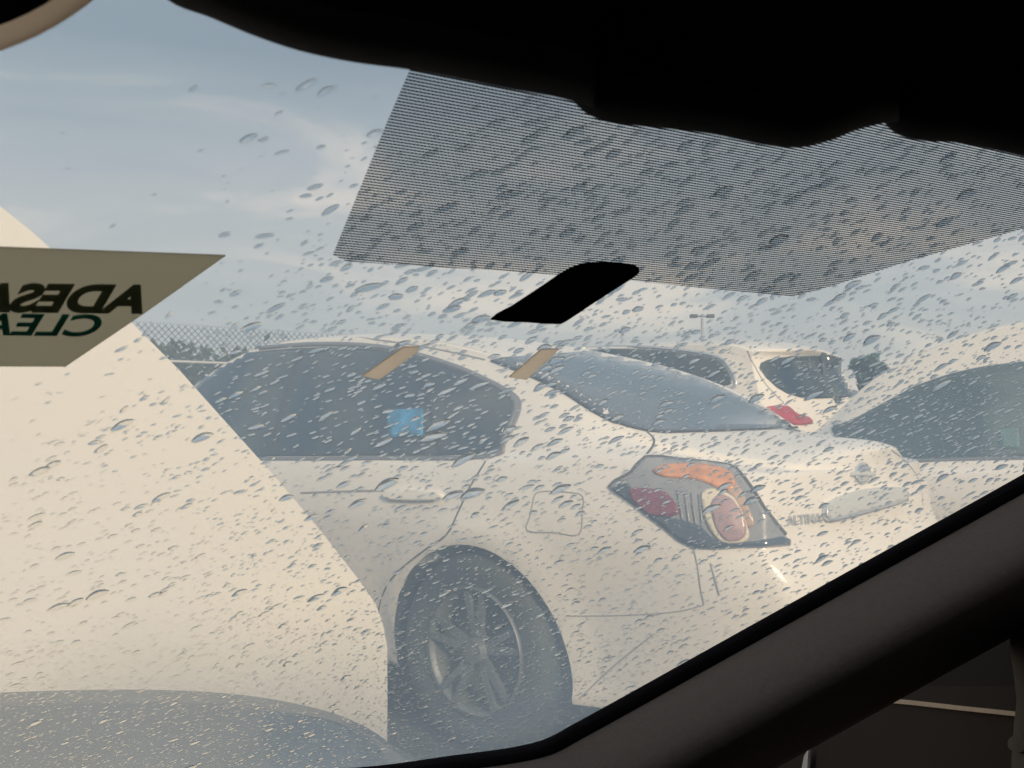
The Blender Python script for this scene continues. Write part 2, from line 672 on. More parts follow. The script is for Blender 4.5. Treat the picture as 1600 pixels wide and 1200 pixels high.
    for e_ in bm.edges:
        if len(e_.link_faces) == 2 and e_.link_faces[0].material_index != e_.link_faces[1].material_index:
            e_.smooth = False
        elif len(e_.link_faces) == 2 and e_.calc_face_angle(0) > R(50):
            e_.smooth = False
    bm.to_mesh(me)
    bm.free()
    o.parent = parent
    return o


def wheel(parent, x, y, T, side, detail=True):
    rw = T['wr']
    prof = [(.21, -.09), (.26, -.105), (.30, -.105), (rw - .012, -.095), (rw, -.07), (rw, .07), (rw - .012, .095), (.30, .108), (.26, .105), (.21, .088)]
    V, F = [], []
    n = 48
    for k in range(n):
        a = 2 * math.pi * k / n
        for r_, w_ in prof:
            V.append((x + r_ * math.cos(a), y + side * w_, rw + r_ * math.sin(a)))
    m_ = len(prof)
    for k in range(n):
        for j in range(m_ - 1):
            k2 = (k + 1) % n
            F.append((k * m_ + j, k * m_ + j + 1, k2 * m_ + j + 1, k2 * m_ + j))
    w = mesh_obj('wheel', V, F, M['tyre'], parent)
    # rim barrel with lip, open between the spokes
    prof = [(.213, .100), (.222, .092), (.213, .086), (.198, .070), (.192, .0), (.19, -.06), (.0001, -.065)]
    V, F = [], []
    for k in range(n):
        a = 2 * math.pi * k / n
        for r_, w_ in prof:
            V.append((x + r_ * math.cos(a), y + side * w_, rw + r_ * math.sin(a)))
    m_ = len(prof)
    for k in range(n):
        for j in range(m_ - 1):
            k2 = (k + 1) % n
            F.append((k * m_ + j, k * m_ + j + 1, k2 * m_ + j + 1, k2 * m_ + j))
    mi = [0 if (i % (m_ - 1)) < 3 else 1 for i in range(len(F))]
    mesh_obj('rim', V, F, [M['rim'], M['rimdark']], w, mi=mi)
    if detail:
        for k in range(5):
            bm = bmesh.new()
            for da in (-.17, .17):
                a = 2 * math.pi * k / 5 + math.pi / 2 + da
                c, s = math.cos(a), math.sin(a)
                a0 = 2 * math.pi * k / 5 + math.pi / 2 + da * .5
                c0, s0 = math.cos(a0), math.sin(a0)
                vs_ = []
                for (rr, cc, ss, hw, yy) in ((.04, c0, s0, .016, .070), (.12, c, s, .012, .082), (.205, c, s, .010, .088)):
                    for dx in (-hw, hw):
                        for dy in (0, -.02):
                            vs_.append(bm.verts.new((x + rr * cc - ss * dx, y + side * (yy + dy), rw + rr * ss + cc * dx)))
                for q in (0, 4):
                    for f in ((0, 2, 6, 4), (1, 5, 7, 3), (0, 4, 5, 1), (2, 3, 7, 6)):
                        bm.faces.new([vs_[q + i] for i in f])
                bm.faces.new([vs_[i] for i in (0, 1, 3, 2)])
                bm.faces.new([vs_[i] for i in (8, 10, 11, 9)])
            bm_obj('spoke', bm, M['rim'], w)
        bm = bmesh.new()
        bmesh.ops.create_cone(bm, cap_ends=True, segments=20, radius1=.05, radius2=.038, depth=.03, matrix=Matrix.Translation((x, y + side * .08, rw)) @ Matrix.Rotation(R(-90 * side), 4, 'X'))
        bm_obj('hub_cap', bm, M['rim'], w, smooth=False)
    return w


def car_frame(name, label, X, Y, ang, group=None):
    """local +x runs to the nose, heading `ang` to the left of the view direction"""
    o = thing(name, label, 'car', group, (X, Y, 0))
    o.rotation_euler = (0, 0, math.pi / 2 + ang)
    return o


def proj(p):
    """world point -> photograph pixel"""
    v = CR.transposed() @ (Vector(p) - EYE)
    return (800 + FPX * v.x / v.y, 600 - FPX * v.z / v.y)

# ================================================================== SETTING
g = mesh_obj('ground', [(-400, -400, 0), (400, -400, 0), (400, 800, 0), (-400, 800, 0)], [(0, 1, 2, 3)], M['asphalt'], smooth=False, kind='structure')
for k in range(6):
    bx, by = 3.2 + k * 2.05 - 6.5, 2.2 + k * 1.7 - 5.3
    d = Vector((-math.sin(.87), math.cos(.87), 0))
    s = Vector((math.cos(.87), math.sin(.87), 0)) * .05
    a = Vector((bx, by, .004)) + d * -1.5 + s * 20
    b = a + d * 5
    mesh_obj('parking_line', [a - s, a + s, b + s, b - s], [(0, 1, 2, 3)], M['paintline'], smooth=False, kind='structure')

# ------------------------------------------------------------------ chain-link fence
FA = at(150, 506, 11.6)
FB = at(478, 523, 13.4)
fd = (FB - FA)
fd.z = 0
fl_ = fd.length
fd.normalize()
F0 = Vector((FA.x, FA.y, 0)) - fd * 1.2
FT = at(300, 512, 12.4).z
fence = thing('chain_link_fence', 'grey chain-link fence with spiky wire top beyond the parked white sedan', 'fence', None, F0)
V, F = [], []
pitch = .082
nz = int(FT / (pitch)) + 1
for k in range(int(7.6 / pitch)):
    for ph in (0, 1):
        for j in range(nz):
            z0, z1 = FT - (j + 1) * pitch, FT - j * pitch
            if z1 < .5:
                continue
            a0 = k * pitch + (ph == 0) * 0
            s0, s1 = (0, .5) if ph == 0 else (1, .5)
            for (ua, za, ub, zb) in ((k + s1, z1, k + s0, (z0 + z1) / 2), (k + s0, (z0 + z1) / 2, k + s1, z0)):
                a = fd * ua * pitch + Vector((0, 0, za))
                b = fd * ub * pitch + Vector((0, 0, zb))
                w = Vector((0, 0, .006))
                o_ = Vector((fd.y, -fd.x, 0)) * .003
                i = len(V)
                V += [a - w, a + w, b + w, b - w, a + o_, b + o_]
                F += [(i, i + 4, i + 5, i + 3), (i + 4, i + 1, i + 2, i + 5), (i, i + 3, i + 2, i + 1)]
    # barb above the top knuckle
    a = fd * (k + .5) * pitch + Vector((0, 0, FT))
    for s_ in (-.35, .35):
        b = a + fd * s_ * pitch + Vector((0, 0, .035))
        i = len(V)
        w = Vector((fd.x * .004, fd.y * .004, 0))
        V += [a - w, a + w, b + w, b - w]
        F += [(i, i + 1, i + 2, i + 3)]
mesh_obj('chain_link_wire', V, F, M['wire'], fence, smooth=False, kind='stuff')
for u in (1.4, 4.1, 6.8):
    p = fd * u
    tube('post', [p, p + Vector((0, 0, FT - .10))], .032, M['post'], fence, 10)
tube('rail', [Vector((0, 0, FT - .42)), fd * 7.6 + Vector((0, 0, FT - .42))], .021, M['post'], fence, 8)


# ------------------------------------------------------------------ trees and hedge
def tree(label, x, y, h, r, m, seed, group=None, n=1500, leaf=.12, zlo=.25, flat=.6):
    rnd = random.Random(seed)
    t = thing('tree', label, 'tree', group, (x, y, 0))
    pts = [(0, 0, 0), (rnd.uniform(-.1, .1), 0, h * .3), (rnd.uniform(-.2, .2), rnd.uniform(-.2, .2), h * .75)]
    V, F = tube_data(pts, [h * .03, h * .022, h * .008], 8)
    for k in range(7):
        a = rnd.uniform(0, 6.28)
        z = h * rnd.uniform(.3, .65)
        v2, f2 = tube_data([(0, 0, z), (math.cos(a) * r * .6, math.sin(a) * r * .6, z + h * .2)], [h * .01, h * .004], 5)
        b = len(V)
        V += v2
        F += [tuple(i + b for i in f) for f in f2]
    mesh_obj('trunk', V, F, M['bark'], t)
    clumps = []
    for k in range(26):
        a = rnd.uniform(0, 6.28)
        q = rnd.uniform(0, 1) ** .5 * r * .8
        z = h * rnd.uniform(zlo + .1, .92)
        clumps.append((q * math.cos(a), q * math.sin(a), z, r * rnd.uniform(.18, .38)))
    V, F = [], []
    for k in range(n):
        c = rnd.choice(clumps)
        d = Vector((rnd.gauss(0, 1), rnd.gauss(0, 1), rnd.gauss(0, .8))).normalized() * c[3] * rnd.uniform(.55, 1.1)
        p = Vector(c[:3]) + d
        u = Vector((rnd.gauss(0, 1), rnd.gauss(0, 1), rnd.gauss(0, 1))).normalized()
        v = u.orthogonal().normalized()
        s_ = leaf * rnd.uniform(.5, 1.3)
        i = len(V)
        V += [p - u * s_, p + v * s_ * .5, p + u * s_, p - v * s_ * .5]
        F.append((i, i + 1, i + 2, i + 3))
    mesh_obj('crown', V, F, m, t, smooth=False)
    return t


for i, (px, ytop, dist, r, lab) in enumerate([
        (232, 545, 19, 1.3, 'grey-green bush tree behind the chain-link fence, hard against the white slab-sided vehicle'),
        (300, 552, 19.5, 1.0, 'low middle one of the three grey-green trees behind the chain-link fence'),
        (372, 543, 20, 1.3, 'grey-green tree behind the fence, nearest the roof of the white sedan')]):
    p = at(px, ytop, dist)
    tree(lab, p.x, p.y, p.z, r, M['leaf'], i + 3, 'trees behind the chain-link fence', 1700, .10, zlo=.1)
for i, (px, ytop, dist, r, m, lab) in enumerate([
        (1362, 549, 32, .75, 'leafteal', 'blue-green bushy tree standing beyond the rear window of the far white hatchback'),
        (1440, 575, 38, 1.5, 'leaf', 'low grey-green tree left of the roof line of the right-hand white sedan'),
        (1520, 566, 38, 1.5, 'leaf', 'low grey-green tree rising just above the roof of the right-hand white sedan')]):
    p = at(px, ytop, dist)
    tree(lab, p.x, p.y, p.z, r, M[m], i + 13, 'trees on the far side of the lot', 2000, .15, zlo=.1)

# ------------------------------------------------------------------ light pole
p = at(1097, 497, 62)
lp = thing('light_pole', 'thin parking lot light pole with two dark lamp heads, far off below the dotted band', 'light pole', None, (p.x, p.y, 0))
tube('pole', [(0, 0, 0), (0, 0, p.z)], .07, M['post'], lp, 8)
tube('crossarm', [(-.35, 0, p.z + .1), (.35, 0, p.z + .1)], .04, M['pole'], lp, 6)
for s in (-1, 1):
    bm = bmesh.new()
    box_bm(bm, s * .3 - .0, s * .3 + s * .42, -.2, .2, p.z + .02, p.z + .22)
    bm_obj('lamp_head', bm, M['pole'], lp)

# ================================================================== WHITE SEDAN (middle)
A = car_frame('parked_sedan', 'white sedan in the middle with amber tail lamp, silver wheel and blue window sticker', .432, 4.142, .871, 'white cars parked in the lot')
body = hull('body', SEDAN, A, M['white'])
bpy.context.view_layer.update()
SA = Surf([body])
for wx in (0, SEDAN['wb']):
    for s in (1, -1):
        wheel(A, wx, s * .785, SEDAN, s, detail=True)
winpoly = [(200, 640), (240, 602), (300, 573), (345, 558), (430, 547), (510, 543), (590, 547), (648, 559), (700, 575), (740, 591), (780, 611), (796, 624), (800, 634), (796, 650), (781, 684), (764, 709), (600, 712), (420, 713), (300, 713)]
sw = patch('side_window', [(x, y) for x, y in winpoly], SA, M['glass'], A, off=.004, k=2)
seam('window_trim', [(240, 598), (300, 569), (345, 553), (430, 542), (510, 538), (590, 542), (650, 554), (702, 570), (742, 586), (784, 607), (801, 621), (806, 634), (801, 652), (786, 686), (768, 714), (600, 717), (420, 718), (300, 718)], SA, M['trim'], A, w=.020, off=.006, k=3)
seam('quarter_trim', [(790, 612), (805, 624), (809, 636), (804, 655), (789, 687), (773, 712)], SA, M['trim'], A, w=.03, off=.004, k=4, step=4)
seam('window_divider', [(474, 548), (455, 600), (440, 650), (424, 711)], SA, M['blacktrim'], A, w=.028, off=.009)
seam('window_divider', [(655, 573), (668, 620), (690, 711)], SA, M['blacktrim'], A, w=.012, off=.009)
patch('window_sticker', [(607, 642), (663, 640), (662, 682), (608, 685)], SA, M['blue'], A, off=.011, skirt=.001, closed_smooth=False, label='square bright blue sticker low in the side window')
rg = patch('rear_window', [(768, 563), (840, 556), (930, 549), (965, 550), (1030, 565), (1100, 594), (1180, 632), (1252, 667), (1180, 671), (1090, 674), (1012, 673), (940, 650), (880, 612), (820, 583)], SA, M['rearglass'], A, off=.004, k=3)
# lamp unit on the corner
lamp = patch('tail_lamp', [(953, 763), (962, 752), (988, 738), (1010, 716), (1060, 720), (1120, 726), (1148, 734), (1172, 762), (1200, 806), (1222, 835), (1233, 853), (1160, 856), (1084, 857), (1040, 828), (985, 786)], SA, M['lampgrey'], A, off=.007, k=2, step=6, label='angular tail lamp with amber band and pale round lens')
seam('lamp_edge', [(953, 763), (962, 752), (988, 738), (1010, 715), (1060, 719), (1120, 725), (1149, 733), (1174, 762), (1202, 806), (1226, 835)], SA, M['seam'], lamp, w=.009, off=.008, k=2)
patch('dark_base', [(957, 765), (985, 757), (1000, 790), (1040, 806), (1095, 822), (1120, 845), (1180, 846), (1218, 838), (1229, 851), (1160, 854), (1085, 855), (1042, 826), (987, 785)], SA, M['lampdark'], lamp, off=.011, k=2, step=6)
patch('red_lens', [(983, 768), (1010, 765), (1045, 773), (1062, 803), (1030, 807), (1005, 797)], SA, M['redlens'], lamp, off=.015, k=2, step=5)
patch('amber_lens', [(1022, 737), (1040, 729), (1075, 728), (1110, 731), (1134, 737), (1146, 748), (1148, 764), (1136, 768), (1120, 764), (1104, 756), (1080, 750), (1050, 748), (1030, 744)], SA, M['amber'], lamp, off=.013, k=3, step=5)
patch('side_reflector', [(1134, 752), (1150, 757), (1162, 776), (1172, 800), (1178, 818), (1168, 824), (1158, 800), (1146, 780), (1134, 768)], SA, M['peach'], lamp, off=.0125, k=3, step=5)
patch('reflector', [(1098, 772), (1120, 768), (1146, 780), (1162, 808), (1170, 838), (1160, 848), (1130, 848), (1112, 830), (1100, 800)], SA, M['cream'], lamp, off=.015, k=3, step=5)
for k in range(4):
    seam('lens_rib', [(1060 + k * 11, 768 + k * 2), (1068 + k * 10, 812 + k * 3)], SA, M['lampgrey'], lamp, w=.003, off=.014, k=1)
patch('round_lens', [(1112, 790), (1125, 777), (1144, 784), (1160, 806), (1166, 830), (1156, 844), (1134, 844), (1118, 822)], SA, M['pinklens'], lamp, off=.019, k=3, step=5, dome=.006)
# gaps
patch('door_handle', [(604, 770), (640, 766), (684, 769), (694, 775), (684, 782), (640, 783), (608, 780)], SA, M['white'], A, off=.018, skirt=.0, k=2, step=4)
seam('rear_window_edge', [(768, 564), (820, 584), (880, 613), (940, 651), (1012, 674), (1090, 675), (1180, 672), (1252, 668)], SA, M['blacktrim'], A, w=.006, off=.006)
seam('door_gap', [(762, 716), (735, 760), (716, 800), (698, 835), (660, 862), (620, 895), (600, 925), (590, 960)], SA, M['seam'], A, w=.006)
seam('fuel_door_gap', [(833, 785), (836, 773), (846, 768), (870, 768), (896, 770), (908, 773), (912, 782), (910, 800), (905, 835), (866, 832), (824, 829), (828, 808), (833, 785)], SA, M['softseam'], A, w=.0035, k=3)
seam('trunk_gap', [(1010, 674), (1021, 685), (1020, 697), (1005, 716)], SA, M['seam'], A, w=.007)
seam('bumper_gap', [(1084, 858), (1090, 885), (1094, 915), (1100, 945)], SA, M['softseam'], A, w=.0045)
seam('bumper_gap', [(1110, 880), (1117, 905), (1124, 930)], SA, M['softseam'], A, w=.006)
seam('bumper_gap', [(885, 962), (940, 962), (1000, 960), (1060, 955), (1100, 945)], SA, M['softseam'], A, w=.003)
seam('bumper_crease', [(905, 1092), (960, 1040), (1020, 992)], SA, M['softseam'], A, w=.004)
seam('door_crease', [(470, 770), (530, 768), (600, 766)], SA, M['softseam'], A, w=.008)
seam('trunk_gap', [(1283, 668), (1350, 682), (1405, 712), (1436, 750), (1442, 790)], SA, M['softseam'], A, w=.005)
seam('roof_seam', [(560, 527), (640, 538), (700, 549), (758, 562)], SA, M['softseam'], A, w=.006)
# plate recess finisher, badge, lettering
patch('trunk_finisher', [(1286, 793), (1300, 780), (1340, 766), (1385, 762), (1408, 766), (1411, 780), (1370, 792), (1330, 802), (1292, 812)], SA, M['palegrey'], A, off=.018, k=2, step=5)
seam('finisher_edge', [(1286, 793), (1289, 812), (1330, 804), (1370, 793), (1411, 781)], SA, M['chrome'], A, w=.008, off=.02)
bd = patch('badge', smooth_loop([(1338, 728), (1346, 722), (1354, 728), (1357, 742), (1352, 754), (1343, 757), (1336, 750), (1334, 738)], 2), SA, M['chrome'], A, off=.008, k=1, step=3)
patch('badge_bar', [(1328, 737), (1362, 738), (1362, 745), (1328, 744)], SA, M['palegrey'], bd, off=.013, k=1, step=3, closed_smooth=False)


def letters(name, body_, surf, m, parent, o, ux, uy, size=1.0, off=.006, bold=.015, label=None):
    """lettering laid on a surface: o = photograph point of its lower left, ux / uy = its axes in the photograph"""
    tv, tf = text_mesh(body_, size, 0, bold)
    inv = Surf.mw(parent).inverted()
    V, ok = [], True
    for p in tv:
        h = surf.hit(o[0] + ux[0] * p.x + uy[0] * p.y, o[1] + ux[1] * p.x + uy[1] * p.y, 3.5)
        V.append(inv @ (h[0] + h[1] * off))
    n = len(V)
    for p in tv:
        h = surf.hit(o[0] + ux[0] * p.x + uy[0] * p.y, o[1] + ux[1] * p.x + uy[1] * p.y, 3.5)
        V.append(inv @ (h[0] + h[1] * off * .3))
    cnt = {}
    for f in tf:
        for a in range(len(f)):
            cnt.setdefault(tuple(sorted((f[a - 1], f[a]))), []).append((f[a - 1], f[a]))
    F = list(tf)
    for es in cnt.values():
        if len(es) == 1:
            a, b = es[0]
            F.append((b, a, a + n, b + n))
    ob = mesh_obj(name, V, F, m, parent, smooth=False)
    if label:
        ob['label'] = label
    return ob


letters('lettering', 'ALTIMA', SA, M['chrome'], A, (1229, 821), (15.5, -1.5), (-2, -21), off=.006, bold=.012, label='chrome ALTIMA lettering on the trunk lid')

# ================================================================== WHITE HATCHBACK (behind)
p = at(1186, 534, 7.2)
B = car_frame('parked_hatchback', 'white hatchback with red tail lamp and dark rear window seen beyond the sedan roof', 0, 0, .74, 'white cars parked in the lot')
# put its roof's rear left corner on that sight line
c = Vector((-.8 * -math.sin(.74) - .60 * math.cos(.74), -.8 * math.cos(.74) - .60 * math.sin(.74), 0))
B.location = (p.x - c.x, p.y - c.y, 0)
SUVT = dict(SUV)
kz = (p.z) / 1.62
for key in ('ztop', 'zsh'):
    SUVT[key] = [(a, b_ * kz if key == 'ztop' else b_) for a, b_ in SUVT[key]]
bodyB = hull('body', SUVT, B, M['white2'])
bpy.context.view_layer.update()
SB = Surf([bodyB])
for wx in (0, SUV['wb']):
    for s in (1, -1):
        wheel(B, wx, s * .80, SUV, s, detail=False)
patch('side_window', [(880, 560), (905, 549), (960, 545), (1020, 547), (1085, 554), (1118, 561), (1132, 572), (1143, 592), (1138, 602), (1100, 604), (1000, 606), (890, 606)], SB, M['glass'], B, off=.006, k=3, step=5)
seam('window_trim', [(880, 556), (905, 545), (960, 541), (1020, 543), (1085, 550), (1122, 558), (1138, 572), (1149, 594), (1143, 606), (1100, 609)], SB, M['chrome'], B, w=.022, off=.008)
patch('rear_window', [(1186, 575), (1200, 562), (1240, 557), (1305, 556), (1318, 566), (1335, 590), (1362, 612), (1300, 622), (1250, 621), (1214, 606)], SB, M['glass'], B, off=.006, k=2, step=5)
patch('tail_lamp', [(1198, 636), (1230, 635), (1242, 646), (1262, 652), (1268, 662), (1240, 664), (1215, 652)], SB, M['red'], B, off=.012, k=2, step=4, label='bright red tail lamp')
seam('tailgate_gap', [(1168, 548), (1178, 570), (1196, 600), (1225, 630)], SB, M['softseam'], B, w=.01)

# ================================================================== WHITE SEDAN (right)
p = at(1286, 655, 5.1)
C_ = car_frame('parked_sedan', 'white sedan at the right edge, showing only pillar and greenish side glass', 0, 0, .95, 'white cars parked in the lot')
lc = (2.42, .76)
c = Vector((lc[0] * -math.sin(.95) - lc[1] * math.cos(.95), lc[0] * math.cos(.95) - lc[1] * math.sin(.95), 0))
C_.location = (p.x - c.x, p.y - c.y, 0)
SEDC = dict(SEDAN)
SEDC['ztop'] = [(a, b_ * 1.07 if b_ > 1.2 else b_) for a, b_ in SEDAN['ztop']]
bodyC = hull('body', SEDC, C_, M['white2'])
bpy.context.view_layer.update()
SCC = Surf([bodyC])
for wx in (0, SEDAN['wb']):
    for s in (1, -1):
        wheel(C_, wx, s * .785, SEDAN, s, detail=False)
patch('side_window', [(1300, 672), (1330, 658), (1400, 620), (1440, 600), (1500, 581), (1560, 570), (1640, 563), (1720, 566), (1790, 600), (1800, 700), (1600, 712), (1440, 718), (1345, 718)], SCC, M['greenglass'], C_, off=.006, k=3, step=8)
patch('window_sticker', [(1562, 672), (1592, 670), (1594, 700), (1564, 702)], SCC, M['teal'], C_, off=.012, k=1, step=6, skirt=.002, closed_smooth=False, label='pale teal sticker in the side glass')
seam('window_trim', [(1330, 722), (1440, 720), (1600, 716), (1700, 712)], SCC, M['trim'], C_, w=.02, off=.008)

# ================================================================== PLAIN WHITE VEHICLE (left)
ax = Vector((.985, .17, 0)).normalized()     # along its side
ay = Vector((-ax.y, ax.x, 0))                # away from the viewer
P0 = at(605, 985, 2.35)
P0.z = 0


def onside(px, py):
    d = ray(px, py)
    t = (P0 - EYE).dot(ay) / d.dot(ay)
    q = EYE + d * t
    return ((q - P0).dot(ax), q.z)


prof = [onside(*q) for q in ((605, 1150), (605.5, 1080), (605, 1010), (603, 985), (597, 963), (588, 945), (560, 905), (500, 828), (430, 745), (340, 645), (280, 578), (210, 508), (120, 425), (50, 362), (0, 322), (-60, 275), (-130, 235), (-250, 200))]
prof = [(prof[0][0], .30)] + prof
zt = prof[-1][1]
prof += [(-2.6, zt + .01), (-3.6, zt), (-3.75, zt - .1), (-3.8, .30)]
VW = thing('white_vehicle', 'large plain cream-white slab-sided vehicle with a slanted front edge, filling the left of the view', 'vehicle', None, P0)
bm = bmesh.new()
wd = .62
n = len(prof)
fr = [bm.verts.new(ax * q[0] + Vector((0, 0, q[1]))) for q in prof]
bk = [bm.verts.new(ax * (q[0] - (.42 if q[0] > -2.7 else 0)) + ay * wd + Vector((0, 0, q[1]))) for q in prof]
bm.faces.new(fr)
bm.faces.new(bk[::-1])
for i in range(n):
    bm.faces.new((fr[i], bk[i], bk[(i + 1) % n], fr[(i + 1) % n]))
edges = [e for e in bm.edges if (e.verts[0] in fr and e.verts[1] in fr) or (e.verts[0] in bk and e.verts[1] in bk)]
bmesh.ops.bevel(bm, geom=edges, offset=.010, segments=3, affect='EDGES', profile=.6)
o = bm_obj('body', bm, M['panelwhite'], VW, smooth=False)
for s_, dd in ((-.62, .06), (-3.1, .06), (-.62, wd - .2), (-3.1, wd - .2)):
    V, F = [], []
    for k in range(28):
        a = 2 * math.pi * k / 28
        for r_, w_ in ((.0001, .01), (.17, .0), (.19, .02), (.25, -.01), (.29, .0), (.30, .03), (.30, .14), (.27, .16), (.0001, .16)):
            V.append(ax * (s_ + r_ * math.cos(a)) + ay * (dd + w_) + Vector((0, 0, .30 + r_ * math.sin(a))))
    for k in range(28):
        for j in range(8):
            k2 = (k + 1) % 28
            F.append((k * 9 + j, k * 9 + j + 1, k2 * 9 + j + 1, k2 * 9 + j))
    mesh_obj('wheel', V, F, M['tyre'], VW)

# ================================================================== THE CAR WE SIT IN
PSI, TH = R(32), R(40)
FW = Vector((-math.sin(PSI), math.cos(PSI), 0))
RT = Vector((math.cos(PSI), math.sin(PSI), 0))
SS = Vector((math.sin(PSI) * math.cos(TH), -math.cos(PSI) * math.cos(TH), math.sin(TH)))
NN = RT.cross(SS).normalized()
if NN.dot(FW) < 0:
    NN = -NN
D0 = .48 * NN.dot(ray(800, 652))


def wp(px, py, off=0.0):
    """point of the windshield plane (moved `off` along its outward normal) seen at a photograph pixel"""
    d = ray(px, py)
    return EYE + d * ((D0 + off) / NN.dot(d))


OWN = thing('car_cabin', 'dark cabin in the foreground with rain-beaded windshield and broad black pillar', 'car')
GL = bpy.data.materials.new('wet_windshield_glass')
GL.use_nodes = True
t = GL.node_tree
t.nodes.clear()
no = t.nodes.new('ShaderNodeOutputMaterial')
tr = t.nodes.new('ShaderNodeBsdfTransparent')
tr.inputs[0].default_value = (.93, .96, .96, 1)
tl = t.nodes.new('ShaderNodeBsdfTranslucent')
tl.inputs[0].default_value = (.70, .86, .99, 1)
m1 = t.nodes.new('ShaderNodeMixShader')
tcn = t.nodes.new('ShaderNodeTexCoord')
fn = t.nodes.new('ShaderNodeTexNoise')
fn.inputs['Scale'].default_value = 4.0
fn.inputs['Detail'].default_value = 5
fr_ = t.nodes.new('ShaderNodeMapRange')
fr_.inputs[1].default_value = .3
fr_.inputs[2].default_value = .7
fr_.inputs[3].default_value = .27
fr_.inputs[4].default_value = .37
t.links.new(tcn.outputs['Object'], fn.inputs['Vector'])
t.links.new(fn.outputs[0], fr_.inputs[0])
t.links.new(fr_.outputs[0], m1.inputs[0])
t.links.new(tr.outputs[0], m1.inputs[1])
t.links.new(tl.outputs[0], m1.inputs[2])
gg = t.nodes.new('ShaderNodeBsdfGlossy')
gg.inputs['Roughness'].default_value = .02
m2 = t.nodes.new('ShaderNodeMixShader')
m2.inputs[0].default_value = .04
t.links.new(m1.outputs[0], m2.inputs[1])
t.links.new(gg.outputs[0], m2.inputs[2])
t.links.new(m2.outputs[0], no.inputs[0])
GC = bpy.data.materials.new('clear_glass_inner_face')
GC.use_nodes = True
t = GC.node_tree
t.nodes.clear()
no = t.nodes.new('ShaderNodeOutputMaterial')
tr = t.nodes.new('ShaderNodeBsdfTransparent')
tr.inputs[0].default_value = (.99, .99, .99, 1)
t.links.new(tr.outputs[0], no.inputs[0])

# pane: outer face carries a translucent film standing in for veiling glare
corners = [(-300, 1215), (-300, -120), (1900, -120), (2100, 455), (860, 1172), (800, 1195)]
outv = [wp(x, y) for x, y in corners]
inv_ = [wp(x, y) - NN * .004 for x, y in corners]
n = len(corners)
ws = mesh_obj('windshield', outv + inv_, [tuple(range(n))[::-1], tuple(n + k for k in range(n))] + [(k, (k + 1) % n, n + (k + 1) % n, n + k) for k in range(n)], [GL, GC], OWN, smooth=False, mi=[0, 1] + [1] * n)
ws['label'] = 'rain-beaded windshield'


def flat(name, poly, off, m, parent, thick=.0006, k=1, uv=False, label=None):
    pl = smooth_loop(poly, k) if k > 1 else poly
    V = [wp(x, y, off) for x, y in pl]
    V += [v - NN * thick for v in V]
    n = len(pl)
    F = [tuple(range(n)), tuple(n + i for i in range(n))[::-1]] + [((i + 1) % n, i, n + i, n + (i + 1) % n) for i in range(n)]
    o = mesh_obj(name, V, F, m, parent, smooth=False)
    if label:
        o['label'] = label
    return o


# dotted shade band
DM = bpy.data.materials.new('dotted_ceramic_print')
DM.use_nodes = True
t = DM.node_tree
t.nodes.clear()
no = t.nodes.new('ShaderNodeOutputMaterial')
geo = t.nodes.new('ShaderNodeNewGeometry')


def vdot(vec, k, off=0.0):
    a = t.nodes.new('ShaderNodeVectorMath')
    a.operation = 'DOT_PRODUCT'
    t.links.new(geo.outputs['Position'], a.inputs[0])
    a.inputs[1].default_value = tuple(vec)
    b = t.nodes.new('ShaderNodeMath')
    b.operation = 'MULTIPLY_ADD'
    b.inputs[1].default_value = k
    b.inputs[2].default_value = off
    t.links.new(a.outputs['Value'], b.inputs[0])
    return b


def mth(op, a, b=None):
    q = t.nodes.new('ShaderNodeMath')
    q.operation = op
    for i, v in enumerate((a, b)):
        if v is None:
            continue
        if isinstance(v, (int, float)):
            q.inputs[i].default_value = v
        else:
            t.links.new(v.outputs[0], q.inputs[i])
    return q


PIT = .00112
v_ = vdot(SS, 2 * math.pi / PIT)
rowi = mth('FLOOR', mth('DIVIDE', v_, 2 * math.pi))
half = mth('MULTIPLY', mth('MODULO', rowi, 2.0), math.pi)
u_ = mth('ADD', vdot(RT, 2 * math.pi / (PIT * 1.25)), half)
cu, cv = mth('COSINE', u_), mth('COSINE', v_)
# clear holes between rows: strong row modulation, weaker along the row
sm = mth('SUBTRACT', mth('ADD', mth('MULTIPLY', cu, .30), cv), .02)
st = t.nodes.new('ShaderNodeMapRange')
st.inputs[1].default_value = -.6
st.inputs[2].default_value = .9
t.links.new(sm.outputs[0], st.inputs[0])
tr = t.nodes.new('ShaderNodeBsdfTransparent')
bk_ = t.nodes.new('ShaderNodeBsdfDiffuse')
bk_.inputs[0].default_value = (.012, .012, .014, 1)
ms = t.nodes.new('ShaderNodeMixShader')
t.links.new(st.outputs[0], ms.inputs[0])
t.links.new(bk_.outputs[0], ms.inputs[1])
t.links.new(tr.outputs[0], ms.inputs[2])
t.links.new(ms.outputs[0], no.inputs[0])
bandpoly = [(520, 398), (560, 300), (605, 190), (642, 105), (670, -40), (1900, -40), (1900, 270), (1600, 357), (1420, 408), (1300, 447), (1240, 463), (1100, 450), (980, 438), (800, 424), (640, 415), (540, 408)]
V = [wp(x, y, -.0046) for x, y in bandpoly]
band = mesh_obj('shade_band', V, [tuple(range(len(V)))], DM, ws, smooth=False)
band['label'] = 'fine dotted shade print across the top of the glass'
flat('mirror_mount_patch', smooth_loop([(766, 498), (800, 477), (850, 444), (890, 418), (925, 409), (970, 410), (994, 415), (998, 424), (985, 435), (930, 470), (885, 500), (868, 505), (820, 502)], 2), -.0050, M['cabinblack'], ws, label='black rounded printed patch at the edge of the dotted band')
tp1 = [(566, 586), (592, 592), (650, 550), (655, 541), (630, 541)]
tp2 = [(795, 588), (822, 592), (866, 552), (872, 544), (845, 545)]

